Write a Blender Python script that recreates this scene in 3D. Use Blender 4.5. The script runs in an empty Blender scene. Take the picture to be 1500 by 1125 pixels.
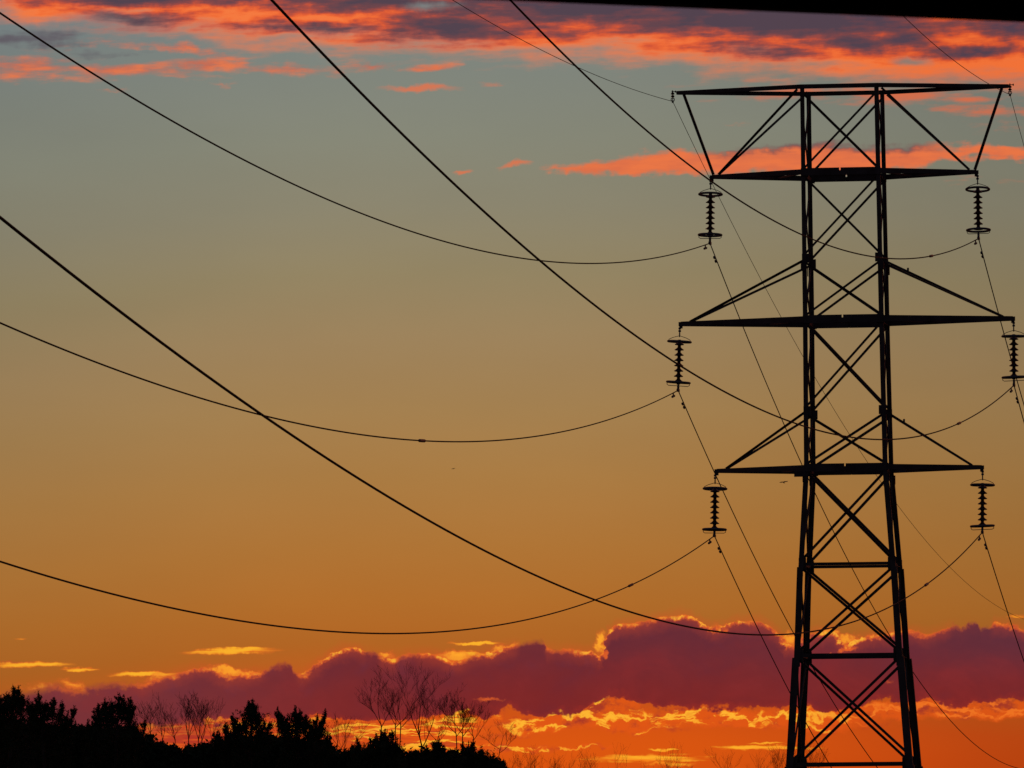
import bpy, bmesh, math, random
import numpy as np
from mathutils import Vector, Matrix

SC = bpy.context.scene
COL = SC.collection
R = math.radians
EYE = 1.6                                    # camera height above the ground

# ------------------------------------------------------------------ camera
FPX, PITCH, ROLL = 11000.0, 0.0573746, 0.0084651      # long telephoto shot
cam = bpy.data.cameras.new('camera')
cam.sensor_width = 36.0
cam.sensor_fit = 'HORIZONTAL'
cam.lens = 36.0 * FPX / 1500.0
cam.clip_start, cam.clip_end = 0.5, 20000.0
cam.dof.use_dof = True
cam.dof.focus_distance = 205.0
cam.dof.aperture_fstop = cam.lens / 1000.0 / 0.0042
camo = bpy.data.objects.new('camera', cam)
COL.objects.link(camo)
_cp, _sp, _c, _s = math.cos(PITCH), math.sin(PITCH), math.cos(ROLL), math.sin(ROLL)
_rt = Vector((_c, _s * _sp, -_s * _cp))
_up = Vector((_s, -_c * _sp, _c * _cp))
_fw = Vector((0, _cp, _sp))
M = Matrix.Identity(4)
for _i in range(3):
    M[_i][0], M[_i][1], M[_i][2] = _rt[_i], _up[_i], -_fw[_i]
M[2][3] = EYE
camo.matrix_world = M
SC.camera = camo

SC.view_settings.view_transform = 'Standard'
SC.view_settings.look = 'None'
SC.view_settings.exposure = 0.0
SC.view_settings.gamma = 1.0
SC.view_settings.use_curve_mapping = False
SC.cycles.max_bounces = 4

# ------------------------------------------------------------------ sun (already behind the cloud bank)
SUN_AZ, SUN_EL = R(0.9), R(1.0)
sun = bpy.data.lights.new('sun', 'SUN')
sun.energy = 0.15
sun.angle = R(0.5)
sun.color = (1.0, 0.55, 0.25)
suno = bpy.data.objects.new('sun', sun)
COL.objects.link(suno)
sd = Vector((math.sin(SUN_AZ) * math.cos(SUN_EL), math.cos(SUN_AZ) * math.cos(SUN_EL), math.sin(SUN_EL)))
suno.rotation_euler = sd.to_track_quat('Z', 'Y').to_euler()

# ------------------------------------------------------------------ sky
world = bpy.data.worlds.new('World')
SC.world = world
world.use_nodes = True
NT = world.node_tree
NT.nodes.clear()


def lin(c):
    return tuple((x / 255 / 12.92) if x / 255 <= .04045 else ((x / 255 + .055) / 1.055) ** 2.4 for x in c)


class V:
    """a socket with arithmetic"""
    def __init__(s, sock): s.s = sock
    def __add__(a, b): return mth('ADD', a, b)
    def __radd__(a, b): return mth('ADD', b, a)
    def __sub__(a, b): return mth('SUBTRACT', a, b)
    def __rsub__(a, b): return mth('SUBTRACT', b, a)
    def __mul__(a, b): return mth('MULTIPLY', a, b)
    def __rmul__(a, b): return mth('MULTIPLY', b, a)
    def __truediv__(a, b): return mth('DIVIDE', a, b)


def plug(sock, v):
    if isinstance(v, V): NT.links.new(v.s, sock)
    else: sock.default_value = v


def mth(op, a, b=None, c=None):
    n = NT.nodes.new('ShaderNodeMath'); n.operation = op
    plug(n.inputs[0], a)
    if b is not None: plug(n.inputs[1], b)
    if c is not None: plug(n.inputs[2], c)
    return V(n.outputs[0])


def vmax(*a):
    r = a[0]
    for b in a[1:]: r = mth('MAXIMUM', r, b)
    return r


def sstep(x, lo, hi, to0=0.0, to1=1.0):
    n = NT.nodes.new('ShaderNodeMapRange'); n.interpolation_type = 'SMOOTHSTEP'; n.clamp = True
    plug(n.inputs[0], x); plug(n.inputs[1], lo); plug(n.inputs[2], hi); plug(n.inputs[3], to0); plug(n.inputs[4], to1)
    return V(n.outputs[0])


def vec(x, y, z=0.0):
    n = NT.nodes.new('ShaderNodeCombineXYZ')
    plug(n.inputs[0], x); plug(n.inputs[1], y); plug(n.inputs[2], z)
    return V(n.outputs[0])


def noise(v, scale, detail=4.0, rough=.55, out='Fac', dist=0.0):
    n = NT.nodes.new('ShaderNodeTexNoise')
    plug(n.inputs['Vector'], v); n.inputs['Scale'].default_value = scale
    n.inputs['Detail'].default_value = detail; n.inputs['Roughness'].default_value = rough
    n.inputs['Distortion'].default_value = dist
    return V(n.outputs[out])


def split(v):
    n = NT.nodes.new('ShaderNodeSeparateXYZ'); plug(n.inputs[0], v)
    return V(n.outputs[0]), V(n.outputs[1]), V(n.outputs[2])


def mixc(f, a, b):
    n = NT.nodes.new('ShaderNodeMix'); n.data_type = 'RGBA'; n.clamp_factor = True
    plug(n.inputs[0], f)
    for i, q in ((6, a), (7, b)):
        if isinstance(q, V): NT.links.new(q.s, n.inputs[i])
        else: n.inputs[i].default_value = (*lin(q), 1)
    return V(n.outputs[2])


def scalec(c, f):
    n = NT.nodes.new('ShaderNodeVectorMath'); n.operation = 'SCALE'
    plug(n.inputs[0], c); plug(n.inputs[3], f)
    return V(n.outputs[0])


def addc(a, b):
    n = NT.nodes.new('ShaderNodeVectorMath'); n.operation = 'ADD'
    plug(n.inputs[0], a); plug(n.inputs[1], b)
    return V(n.outputs[0])


def curve(x, pts, x0, x1, y0=0.0, y1=1200.0):
    """piecewise outline over azimuth x0..x1"""
    n = NT.nodes.new('ShaderNodeFloatCurve')
    m = n.mapping; m.use_clip = True; m.extend = 'HORIZONTAL'
    c = m.curves[0]
    P = [((px - x0) / (x1 - x0), (py - y0) / (y1 - y0)) for px, py in pts]
    while len(c.points) < len(P): c.points.new(.5, .5)
    for q, p in zip(c.points, P):
        q.location = p; q.handle_type = 'VECTOR'
    m.update()
    plug(n.inputs['Value'], (x - x0) * (1.0 / (x1 - x0)))
    return V(n.outputs[0]) * (y1 - y0) + y0


def split_curve(x, pts, cuts, y0=0.0, y1=1200.0):
    """same, in several stretches so that the outline keeps its sharp steps"""
    def at(q):
        for (a, b), (c, d) in zip(pts, pts[1:]):
            if a <= q <= c: return b + (d - b) * (q - a) / max(c - a, 1e-6)
        return pts[0][1] if q < pts[0][0] else pts[-1][1]
    r = None
    for a, b in zip(cuts, cuts[1:]):
        seg = [(a, at(a))] + [p for p in pts if a < p[0] < b] + [(b, at(b))]
        k = curve(x, seg, a, b, y0, y1)
        if r is None: r = k
        else:
            f = mth('GREATER_THAN', x, a)
            r = r + (k - r) * f
    return r


def ramp(x, stops, x0, x1):
    n = NT.nodes.new('ShaderNodeValToRGB')
    e = n.color_ramp.elements
    while len(e) < len(stops): e.new(.5)
    for i, (p, c) in enumerate(stops):
        e[i].position = (p - x0) / (x1 - x0); e[i].color = (*lin(c), 1)
    plug(n.inputs[0], (x - x0) * (1.0 / (x1 - x0)))
    return V(n.outputs[0])


tc = NT.nodes.new('ShaderNodeTexCoord')
dx, dy, dz = split(V(tc.outputs['Generated']))
az = mth('ARCTAN2', dx, dy) * 11000.0          # azimuth and elevation in steps of 1/11000 radian
el = mth('ARCSINE', mth('MINIMUM', mth('MAXIMUM', dz, -1.0), 1.0)) * 11000.0
X = az - el * .00846 + 755.35                   # runs along the bands of cloud, which lie a touch off level
Y = (el + az * .00846) * -1.0 + 1194.3          # runs downwards to the horizon at about 1194
P = vec(X * .001, Y * .001)
PS = vec(X * .001 + Y * .0011, Y * .0056)                   # stretched sideways for layered cloud
wcol = noise(P, 9.0, 4.0, .6, 'Color')
wx, wy, _ = split(wcol)
wx = (wx - .5) * 2.4; wy = (wy - .5) * 2.4
wfx, wfy, _ = split(noise(P, 42.0, 3.0, .6, 'Color'))
wfx = (wfx - .5) * 2.4; wfy = (wfy - .5) * 2.4
nS = (noise(PS, 8.0, 5.0, .52) - .5) * 2.6              # streaky
nS2 = (noise(vec(X * .001 + Y * .0006 + 3.7, Y * .0052 + 1.3), 17.0, 6.0, .56) - .5) * 2.6
nFib = (noise(vec(X * .001 + 1.7, Y * .016 + 2.3), 13.0, 4.0, .55) - .5) * 2.6
nF = (noise(P, 60.0, 4.0, .65) - .5) * 2.4              # fine
nM = (noise(vec(X * .001 + 7.1, Y * .0016), 17.0, 6.0, .6) - .5) * 2.4


def ell(cx, cy, rx, ry, slope=0.0, warp=1.0, xx=None, yy=None):
    a = (X if xx is None else xx) - cx
    b = (Y if yy is None else yy) - cy
    if slope: b = b - a * slope
    v = vec(a * (1.0 / rx), b * (1.0 / ry))
    n = NT.nodes.new('ShaderNodeVectorMath'); n.operation = 'LENGTH'; plug(n.inputs[0], v)
    return 1.0 - V(n.outputs['Value'])


# clear sky, from the horizon up
Yg = Y - sstep(X, 560.0, -150.0) * 55.0 - sstep(X, 1100.0, 1550.0) * 22.0
base = ramp(Yg, [(-300, (100, 116, 124)), (0, (119, 131, 132)), (100, (125, 132, 124)), (200, (131, 134, 119)),
                (300, (136, 132, 111)), (400, (144, 131, 99)), (500, (154, 129, 91)), (600, (161, 127, 80)),
                (700, (167, 122, 67)), (800, (172, 115, 54)), (880, (174, 107, 43)), (940, (174, 99, 36)),
                (1000, (190, 88, 28)), (1060, (198, 74, 21)), (1125, (200, 69, 15)), (1194, (150, 52, 14))], -300, 1194)
veil = noise(vec(X * .001 + 9.0, Y * .003), 3.2, 5.0, .5) - .5
fall = 1.0 + veil * .10 - sstep(X, 700.0, 1700.0) * .21 - sstep(X, 500.0, -300.0) * .13
base = scalec(base, fall)
glow = sstep(ell(900, 1100, 620, 95), 0.0, 1.0)
base = mixc(glow * .6, base, (228, 92, 16))

# --- high layered cloud along the top
low = curve(X, [(0, 30), (60, 60), (120, 42), (200, 50), (250, 56), (300, 68), (400, 74), (470, 72), (560, 80), (640, 86), (760, 92), (900, 90),
                (1000, 98), (1080, 104), (1150, 112), (1250, 122), (1400, 132), (1500, 138)], 0, 1500, -100, 300)
Yw = Y + wy * 14.0 + wfy * 5.0
Xw = X + wx * 60.0 + wfx * 12.0
deck = (low - Yw) * .035
thin = vmax(ell(40, 101, 120, 22, 0, 1, Xw, Yw), ell(170, 104, 150, 14, .02, 1, Xw, Yw), ell(300, 96, 130, 11, 0, 1, Xw, Yw), ell(430, 101, 90, 11, 0, 1, Xw, Yw),
            ell(550, 98, 60, 9, 0, 1, Xw, Yw), ell(640, 101, 40, 6, 0, 1, Xw, Yw), ell(255, 76, 130, 9, .12, 1, Xw, Yw)) * 1.0
small = vmax(ell(617, 130, 66, 7.5, 0, 1, X + wx * 20.0, Y + wfy * 8.0 + wy * 5.0),
             ell(755, 242, 30, 7.5, -.2, 1, X + wx * 20.0, Y + wfy * 8.0), ell(678, 253, 18, 4, -.1, 1, X, Y + wfy * 8.0),
             ell(725, 124, 32, 5, 0, 1, X, Y + wfy * 8.0) * .5, ell(325, 125, 26, 5, 0, 1, X, Y + wfy * 8.0) * .45, ell(165, 135, 26, 4, 0, 1, X, Y + wfy * 8.0) * .4)
midtop = curve(X, [(780, 246), (830, 240), (880, 234), (930, 226), (1000, 219), (1060, 218), (1120, 211), (1200, 209), (1280, 214), (1350, 214),
                   (1420, 212), (1500, 211)], 780, 1500, 100, 300)
midbot = curve(X, [(780, 248), (830, 255), (900, 258), (960, 259), (1100, 256), (1200, 256), (1290, 257), (1350, 250), (1380, 240), (1500, 238)], 780, 1500, 100, 300)
Ym = Y + wfy * 9.0 + wy * 9.0
mid = mth('MINIMUM', (Ym - midtop) * .09, (midbot - Ym) * .12)
mid = mth('MINIMUM', mid, (X - 790.0) * .03)
mid = mid - sstep(X, 1340.0, 1500.0) * (.45 - nS * 1.2)
right = vmax(ell(1180, 137, 150, 14, 0, 1, Xw, Yw), ell(1350, 145, 160, 18, 0, 1, Xw, Yw), ell(1470, 166, 90, 12, 0, 1, Xw, Yw), ell(1400, 160, 80, 9, 0, 1, Xw, Yw) * .7,
             ell(1100, 180, 30, 3, 0, 1, Xw, Yw) * .5, ell(1430, 262, 60, 6, 0, 1, Xw, Yw) * .4, ell(1470, 190, 60, 8, 0, 1, Xw, Yw) * .5) * .8
aDeck = sstep(deck + nS * .8 + nS2 * .6, -.55, 1.35)
holes = vmax(ell(45, 52, 75, 20, 0, 1, Xw, Yw), ell(250, 68, 90, 11, .05, 1, Xw, Yw), ell(130, 72, 80, 14, 0, 1, Xw, Yw),
             ell(630, 10, 60, 10, 0, 1, Xw, Yw) * .7, ell(1345, 92, 60, 12, 0, 1, Xw, Yw) * .7)
aDeck = aDeck * (1.0 - sstep(holes, .0, .7) * .85)
aThin = sstep(thin + .1 + nS * .55 + nS2 * .8 + nM * .3, .0, 1.3)
aSmall = sstep(small + nS2 * .35 + nFib * .25, .0, .9)
aMid = sstep(mid + .22 + nS * .6 + nS2 * .7 + nFib * .25, -.1, 1.2)
aRight = sstep(right + nS * .9 + nS2 * .7, .0, 1.1) * .75

# dark undersides of the layered cloud
dark = vmax(ell(900, 8, 330, 50, .04, 1, Xw, Yw) * 1.1, ell(1130, 28, 230, 42, .05, 1, Xw, Yw) * 1.05, ell(660, 42, 130, 30, 0, 1, Xw, Yw), ell(470, 42, 170, 12, 0, 1, Xw, Yw) * .85,
            ell(250, -2, 300, 16, 0, 1, Xw, Yw), ell(540, 0, 160, 20, 0, 1, Xw, Yw) * .9, ell(30, 62, 70, 14, 0, 1, Xw, Yw), ell(170, 84, 60, 9, 0, 1, Xw, Yw) * .7, ell(60, 78, 60, 9, 0, 1, Xw, Yw) * .8,
            ell(200, 30, 90, 14, 0, 1, Xw, Yw) * .6, ell(1330, 55, 60, 18, 0, 1, Xw, Yw) * .8, ell(1480, 45, 60, 12, 0, 1, Xw, Yw) * .8, ell(1430, 78, 60, 9, 0, 1, Xw, Yw) * .7,
            ell(1100, 72, 90, 16, .1, 1, Xw, Yw) * .7, ell(1250, 62, 60, 14, 0, 1, Xw, Yw) * .7)
dk = dark * .72 + sstep(X, 950.0, 1300.0) * sstep(Y, 118.0, 80.0) * .14 + sstep(low - Yw, 12.0, 90.0) * .26 + nS * .42 + nS2 * .46 + nM * .16 + nF * .06 + .20 + sstep(X, 420.0, 60.0) * .10
deckc = ramp(dk, [(0, (246, 120, 60)), (.16, (242, 106, 50)), (.34, (214, 84, 50)), (.52, (156, 70, 64)), (.72, (108, 64, 72)), (1, (76, 61, 76))], 0, 1)
orange = mixc(sstep(nS2 + nM * .6, -.5, .6), (206, 92, 64), (248, 116, 54))
deckc = mixc(sstep(X, 1130.0, 1420.0) * .4, deckc, ramp(dk, [(0, (236, 98, 36)), (.35, (196, 70, 36)), (.65, (128, 58, 56)), (1, (80, 54, 74))], 0, 1))
sky = mixc(aDeck * .97, base, deckc)
bdark = mixc(sstep(vmax(ell(25, 64, 90, 20, 0, 1, Xw, Yw), ell(165, 84, 60, 10, 0, 1, Xw, Yw) * .8) + nS * .8, .05, .9), orange, (88, 76, 88))
sky = mixc(sstep(vmax(ell(20, 62, 110, 16, 0, 1, Xw, Yw), ell(190, 80, 80, 9, 0, 1, Xw, Yw) * .8) + nS * 1.0, .0, .9) * .8, sky, (88, 80, 92))
sky = mixc(aThin * .76, sky, bdark)
sky = mixc(aRight, sky, (222, 104, 62))
sky = mixc(aSmall * .76, sky, (228, 112, 68))
midc = mixc(sstep((Ym - midtop) + nS2 * 8.0, 17.0, 3.0) * sstep(X, 1000.0, 1090.0) * sstep(X, 1400.0, 1330.0), mixc(.65, orange, (228, 116, 72)), (112, 72, 78))
sky = mixc(aMid * .95, sky, midc)

# --- thin bright lens clouds just above the bank
Yl = Y + wfy * 5.0
Xl = X + wx * 16.0
lens = vmax(ell(334, 955, 88, 6.9, -.035, 1, Xl, Yl), ell(40, 974, 73, 6.0, 0, 1, Xl, Yl), ell(118, 981, 39, 4.1, 0, 1, Xl, Yl), ell(212, 988, 68, 5.1, -.03, 1, Xl, Yl), ell(345, 987, 49, 5.5, 0, 1, Xl, Yl),
            ell(694, 943, 49, 3.3, -.02, 1, Xl, Yl), ell(32, 936, 15, 2.8, 0, 1, Xl, Yl) * .4, ell(675, 958, 44, 6.4, 0, 1, Xl, Yl), ell(1490, 905, 20, 3.7, 0, 1, Xl, Yl) * .5, ell(106, 1003, 27, 6.4, .3, 1, Xl, Yl) * .5)
la = sstep(lens + nS2 * .14 + nFib * .34, .06, .55)
lc = mixc(sstep(lens + nFib * .6, .1, .8), (228, 104, 34), (250, 178, 44))
lc = mixc(sstep(ell(20, 969, 44, 4, 0, 1, Xl, Yl), .1, .7) * .8, lc, (180, 66, 44))
sky = mixc(la * .95, sky, lc)

# --- glow showing under the bank
Yu = Y + wy * 16.0 + wfy * 9.0
Xu = X + wx * 40.0 + wfx * 12.0
under = vmax(ell(800, 1062, 80, 17, 0, 1, Xu, Yu) * 1.2, ell(905, 1055, 135, 22, .05, 1, Xu, Yu) * 1.3, ell(890, 1034, 70, 18, -.1, 1, Xu, Yu) * 1.2, ell(1030, 1054, 120, 18, 0, 1, Xu, Yu) * 1.2, ell(1090, 1064, 60, 9, 0, 1, Xu, Yu) * .8,
             ell(1170, 1056, 140, 18, .02, 1, Xu, Yu) * 1.2, ell(1200, 1068, 80, 10, 0, 1, Xu, Yu) * .9, ell(1400, 1040, 240, 17, -.02, 1, Xu, Yu) * 1.25, ell(700, 1050, 55, 28, 0, 1, Xu, Yu) * 1.3,
             ell(580, 1072, 190, 26, 0, 1, Xu, Yu) * 1.4, ell(640, 1096, 140, 16, 0, 1, Xu, Yu) * 1.1, ell(400, 1066, 170, 22, 0, 1, Xu, Yu) * .9, ell(240, 1070, 140, 30, 0, 1, Xu, Yu) * .6,
             ell(120, 1040, 60, 14, 0, 1, Xu, Yu) * .3, ell(770, 1098, 60, 8, 0, 1, Xu, Yu) * 1.1, ell(860, 1094, 50, 3.5, 0, 1, Xu, Yu) * .7)
bars = vmax(ell(950, 1112, 110, 8, 0, 1, Xl, Yl), ell(975, 1119, 60, 4, 0, 1, Xl, Yl), ell(972, 1099, 26, 2.4, 0, 1, Xl, Yl), ell(1125, 1096, 100, 4.5, 0, 1, Xl, Yl), ell(1120, 1090, 30, 2.2, 0, 1, Xl, Yl), ell(600, 1098, 60, 5, 0, 1, Xl, Yl) * .7)
rdg = mth('ABSOLUTE', noise(vec(Xu * .001, Yu * .0026), 15.0, 5.0, .55) - .5)
rdg2 = mth('ABSOLUTE', noise(vec(Xl * .001 + 4.0, Yl * .0095), 9.0, 5.0, .55) - .5)
leftish = sstep(X, 760.0, 660.0)
fil = sstep(rdg, .13, .0) * (1.0 - leftish) + sstep(rdg2, .12, .0) * leftish
reg = sstep(under + nM * .22, -.05, .55)
lump = sstep(mth('ADD', (nM + nF * .45 + nS * .3) * (1.0 - leftish), (nFib * .8 + nS2 * .35) * leftish), -.10, .42)
sky = mixc(reg * lump * .85, sky, (158, 46, 38))
sky = mixc(reg * (1.0 - lump) * .75, sky, (224, 84, 22))
uc = mixc(sstep(fil * reg + nF * .25, .5, 1.05), (240, 112, 24), (255, 184, 50))
uc = mixc(sstep(X, 1150.0, 1300.0) * .88, uc, (234, 100, 32))
sky = mixc(sstep(fil * reg + nF * .12 + nS2 * .22 + nM * .12, .38, 1.05) * .92, sky, uc)
sky = mixc(sstep(bars + nS2 * .2 + nFib * .4, .08, .7) * .92, sky, mixc(sstep(nFib, -.4, .4), (246, 132, 28), (255, 180, 44)))
# a red, hazy lower left
lh = sstep(X, 620.0, 250.0) * sstep(Y, 1015.0, 1075.0)
sky = mixc(lh * (.7 + nS * .6), sky, (170, 46, 38))
sky = mixc(lh * sstep(nFib + nS2 * .6 + nF * .3, -.05, .6) * .85, sky, (238, 98, 28))
sky = mixc(lh * sstep(nFib + nS2 * .6, -.2, -.9) * .7, sky, (116, 40, 46))

# bright scraps of cloud behind the edge of the bank
Yp = Y + wfy * 12.0; Xp = X + wfx * 12.0
puff = vmax(ell(330, 984, 46, 8, 0, 1, Xp, Yp), ell(360, 986, 34, 5, -.05, 1, Xp, Yp), ell(668, 962, 36, 10, .1, 1, Xp, Yp), ell(735, 950, 30, 8, -.3, 1, Xp, Yp), ell(880, 942, 9, 26, 0, 1, Xp, Yp),
            ell(1152, 938, 17, 15, 0, 1, Xp, Yp), ell(1240, 937, 26, 10, 0, 1, Xp, Yp), ell(1213, 927, 16, 10, 0, 1, Xp, Yp), ell(565, 962, 20, 8, 0, 1, Xp, Yp), ell(448, 986, 14, 7, -.4, 1, Xp, Yp) * .8,
            ell(107, 1004, 26, 14, .1, 1, Xp, Yp) * .55, ell(60, 1005, 50, 8, 0, 1, Xp, Yp) * .35, ell(232, 991, 30, 6, -.3, 1, Xp, Yp) * .6, ell(1058, 921, 14, 8, 0, 1, Xp, Yp))
pa = sstep(puff + nF * .45 + nM * .3, .0, .75)
sky = mixc(pa * .92, sky, mixc(sstep(puff + nF * .7, .1, .8), (226, 90, 40), (255, 166, 44)))

# --- the cumulus bank itself
top_pts = [(-200, 1025), (0, 1022), (30, 1016), (60, 1010), (85, 1006), (100, 1012), (120, 1014), (135, 1006), (150, 1005), (170, 1003), (190, 1002),
           (210, 1002), (225, 997), (245, 991), (262, 987), (285, 980), (300, 979), (315, 983), (335, 992), (350, 990), (365, 988), (385, 985), (398, 978),
           (410, 973), (425, 972), (430, 982), (442, 989), (452, 983), (468, 972), (480, 962), (492, 954), (505, 951), (520, 951), (535, 954), (548, 954),
           (556, 964), (575, 967), (590, 961), (603, 957), (620, 958), (640, 960), (660, 968), (672, 971), (690, 963), (705, 957), (722, 955), (742, 948),
           (760, 945), (772, 942), (785, 939), (796, 940), (800, 950), (820, 952), (845, 952), (866, 955), (878, 962), (882, 958), (886, 940), (890, 927), (900, 918),
           (915, 915), (935, 913), (952, 909), (965, 906), (982, 904), (998, 902), (1012, 904), (1024, 911), (1034, 918), (1050, 921), (1062, 917), (1076, 912),
           (1095, 911), (1112, 912), (1127, 917), (1141, 929), (1150, 944), (1164, 947), (1174, 938), (1188, 930), (1204, 927), (1219, 924), (1227, 934), (1238, 945),
           (1252, 938), (1276, 932), (1300, 932), (1324, 924), (1341, 928), (1362, 931), (1380, 923), (1395, 917), (1408, 921), (1419, 913), (1433, 912), (1436, 920),
           (1448, 921), (1457, 914), (1476, 915), (1490, 918), (1500, 924), (1700, 930)]
rag = sstep(noise(P, 11.0, 2.0, .5), .40, .62)
Xb = X + wfx * 5.0 + (noise(P, 130.0, 3.0, .6, 'Fac') - .5) * (4.0 + rag * 9.0)
Yb = Y + wfy * 6.0 + (noise(vec(X * .001 + 5.0, Y * .001), 130.0, 3.0, .6, 'Fac') - .5) * (4.0 + rag * 10.0)
TOP = split_curve(Xb, top_pts, [-200, 250, 560, 860, 1180, 1700], 860, 1060)
bot_pts = [(-200, 1075), (100, 1072), (300, 1062), (400, 1055), (600, 1054), (660, 1052), (720, 1046), (745, 1036), (760, 1044), (850, 1049), (868, 1036), (895, 1022), (918, 1024),
           (945, 1035), (1000, 1040), (1100, 1038), (1160, 1041), (1220, 1047), (1255, 1037), (1280, 1029), (1400, 1031), (1500, 1026), (1700, 1024)]
BOT = curve(X, bot_pts, -200, 1700, 860, 1100)
depth = Yb - TOP                                     # how far below the outline
soft_left = sstep(X, 330.0, 60.0)
rim_pts = [(-200, .0), (60, .0), (85, .3), (105, .45), (125, .15), (150, .15), (190, .2), (215, .6), (250, .65), (280, .85), (310, .8), (350, .9), (380, .8), (394, .15), (430, .1), (438, .6), (450, .8),
           (470, .9), (500, 1), (530, .95), (538, .3), (552, .2), (560, .9), (578, .9), (585, .4), (598, .8), (605, .35), (622, .9), (660, 1), (690, .5), (712, 1), (752, .9), (762, .15), (796, .1),
           (802, .8), (815, .4), (835, .8), (865, .95), (880, 1), (960, 1), (1040, 1), (1120, 1), (1180, 1), (1290, .9), (1340, .85), (1388, .8), (1396, .2), (1448, .1), (1456, .8), (1500, .85), (1700, .8)]
RIM = split_curve(X, rim_pts, [-200, 600, 1700], 0, 1)
fray = (1.0 - RIM) * 5.0
inb = sstep(depth + soft_left * nM * 8.0 + fray * nF * .8, -1.2 - soft_left * 5.0 - fray * .5, 1.6 + soft_left * 7.0 + fray)
Yc = Y + wy * 7.0 + wfy * 16.0 + nM * 9.0 + nS * 5.0 * (1.0 + soft_left * 3.0)
ins = sstep(BOT - Yc, -1.5 - soft_left * 10.0, 3.0 + soft_left * 14.0)
bank = mixc(sstep(Y, 905.0, 1045.0), (94, 38, 54), (120, 32, 38))
bank = mixc(sstep(X, 640.0, 100.0) * .7, bank, (108, 50, 60))
bank = mixc(sstep(X, 1200.0, 1500.0) * sstep(Y, 1010.0, 930.0) * .6, bank, (84, 42, 60))
bank = mixc(sstep(nM + nF * .3, -.3, .9) * .16, bank, (140, 50, 56))
bil = noise(vec(X * .001 + 2.0, Y * .0014), 9.0, 5.0, .55, 'Fac', .6) - .5
bank = mixc(sstep(bil, -.05, .25) * .34, bank, (84, 34, 56))
bank = mixc(sstep(bil, .0, -.22) * .25, bank, (146, 40, 44))
bank = mixc(sstep(noise(P, 26.0, 5.0, .6) - .5, .02, .3) * sstep(depth, 60.0, 4.0) * .5, bank, (92, 42, 66))
gap = vmax(ell(1243, 950, 16, 6, 0, 1, Xb, Yb), ell(1232, 953, 7, 6, 0, 1, Xb, Yb), ell(1218, 956, 4, 4, 0, 1, Xb, Yb) * .6, ell(886, 958, 7, 9, 0, 1, Xb, Yb), ell(1302, 1000, 8, 4, 0, 1, Xb, Yb) * .5,
           ell(715, 1024, 40, 4, .02, 1, Xb, Yb) * .6, ell(1064, 925, 6, 7, 0, 1, Xb, Yb) * .8)
bank = mixc(sstep(gap + nF * .35, .1, .7) * .85, bank, (226, 96, 40))
lightup = sstep(BOT - Yc, 12.0, 0.0) * (1.0 - soft_left)
bank = mixc(lightup * .30, bank, (160, 42, 36))
sky = mixc(inb * ins, sky, bank)
# lit rim along its top, bright where the cloud is thin
rn = sstep(noise(P, 75.0, 3.0, .6) - .5, -.22, .18)
wid = 2.4 + rn * 3.2 + sstep(noise(P, 30.0, 2.0, .5) - .5, .0, .25) * 5.0
rim = sstep(depth, -2.4, .4) * (1.0 - sstep(depth - wid, -3.2, 3.4)) * RIM * (.35 + rn * .65 * sstep(noise(P, 20.0, 3.0, .5), .36, .55, .55, 1.0))
halo = sstep(depth, 26.0, 1.0) * sstep(depth, -16.0, 0.0) * RIM
sky = mixc(halo * .28, sky, (206, 74, 38))
rimc = mixc(sstep(rim + nF * .5, .45, 1.0), (242, 104, 36), (255, 180, 54))
rimc = mixc(sstep(X, 1280.0, 1420.0) * .6, rimc, (232, 92, 30))
sky = mixc(rim, sky, rimc)

# the rest of the dome: dimmer and bluer away from the sunset
azr = mth('ARCTAN2', dx, dy)
away = sstep(mth('ABSOLUTE', azr), .25, 2.2)
high = sstep(el, 1400.0, 8000.0)
sky = mixc(away * .97, sky, (44, 50, 66))
sky = mixc(high * .97, sky, (52, 62, 84))
sky = mixc(sstep(el, -20.0, -160.0), sky, (16, 14, 12))
nish = NT.nodes.new('ShaderNodeTexSky')
nish.sky_type = 'NISHITA'; nish.sun_disc = False
nish.sun_elevation = SUN_EL; nish.sun_rotation = SUN_AZ
sky = addc(sky, scalec(V(nish.outputs[0]), .0008))
bg = NT.nodes.new('ShaderNodeBackground')
NT.links.new(sky.s, bg.inputs[0]); bg.inputs[1].default_value = 1.0
wo = NT.nodes.new('ShaderNodeOutputWorld')
NT.links.new(bg.outputs[0], wo.inputs[0])
world.cycles.sampling_method = 'MANUAL'
world.cycles.sample_map_resolution = 512


# ------------------------------------------------------------------ materials
def material(name, col, col2=None, rough=.8, scale=6.0, metallic=0.0, spec=.3, bump=0.0):
    m = bpy.data.materials.new(name); m.use_nodes = True
    t = m.node_tree; b = t.nodes['Principled BSDF']
    b.inputs['Roughness'].default_value = rough; b.inputs['Metallic'].default_value = metallic
    b.inputs['Specular IOR Level'].default_value = spec
    c = t.nodes.new('ShaderNodeTexCoord'); n = t.nodes.new('ShaderNodeTexNoise'); n.inputs['Scale'].default_value = scale
    n.inputs['Detail'].default_value = 5
    t.links.new(c.outputs['Object'], n.inputs['Vector'])
    r = t.nodes.new('ShaderNodeValToRGB'); r.color_ramp.elements[0].position = .35; r.color_ramp.elements[1].position = .65
    r.color_ramp.elements[0].color = (*col, 1); r.color_ramp.elements[1].color = (*(col2 or col), 1)
    t.links.new(n.outputs['Fac'], r.inputs[0]); t.links.new(r.outputs[0], b.inputs['Base Color'])
    if bump:
        bp = t.nodes.new('ShaderNodeBump'); bp.inputs['Strength'].default_value = bump
        t.links.new(n.outputs['Fac'], bp.inputs['Height']); t.links.new(bp.outputs[0], b.inputs['Normal'])
    return m


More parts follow.
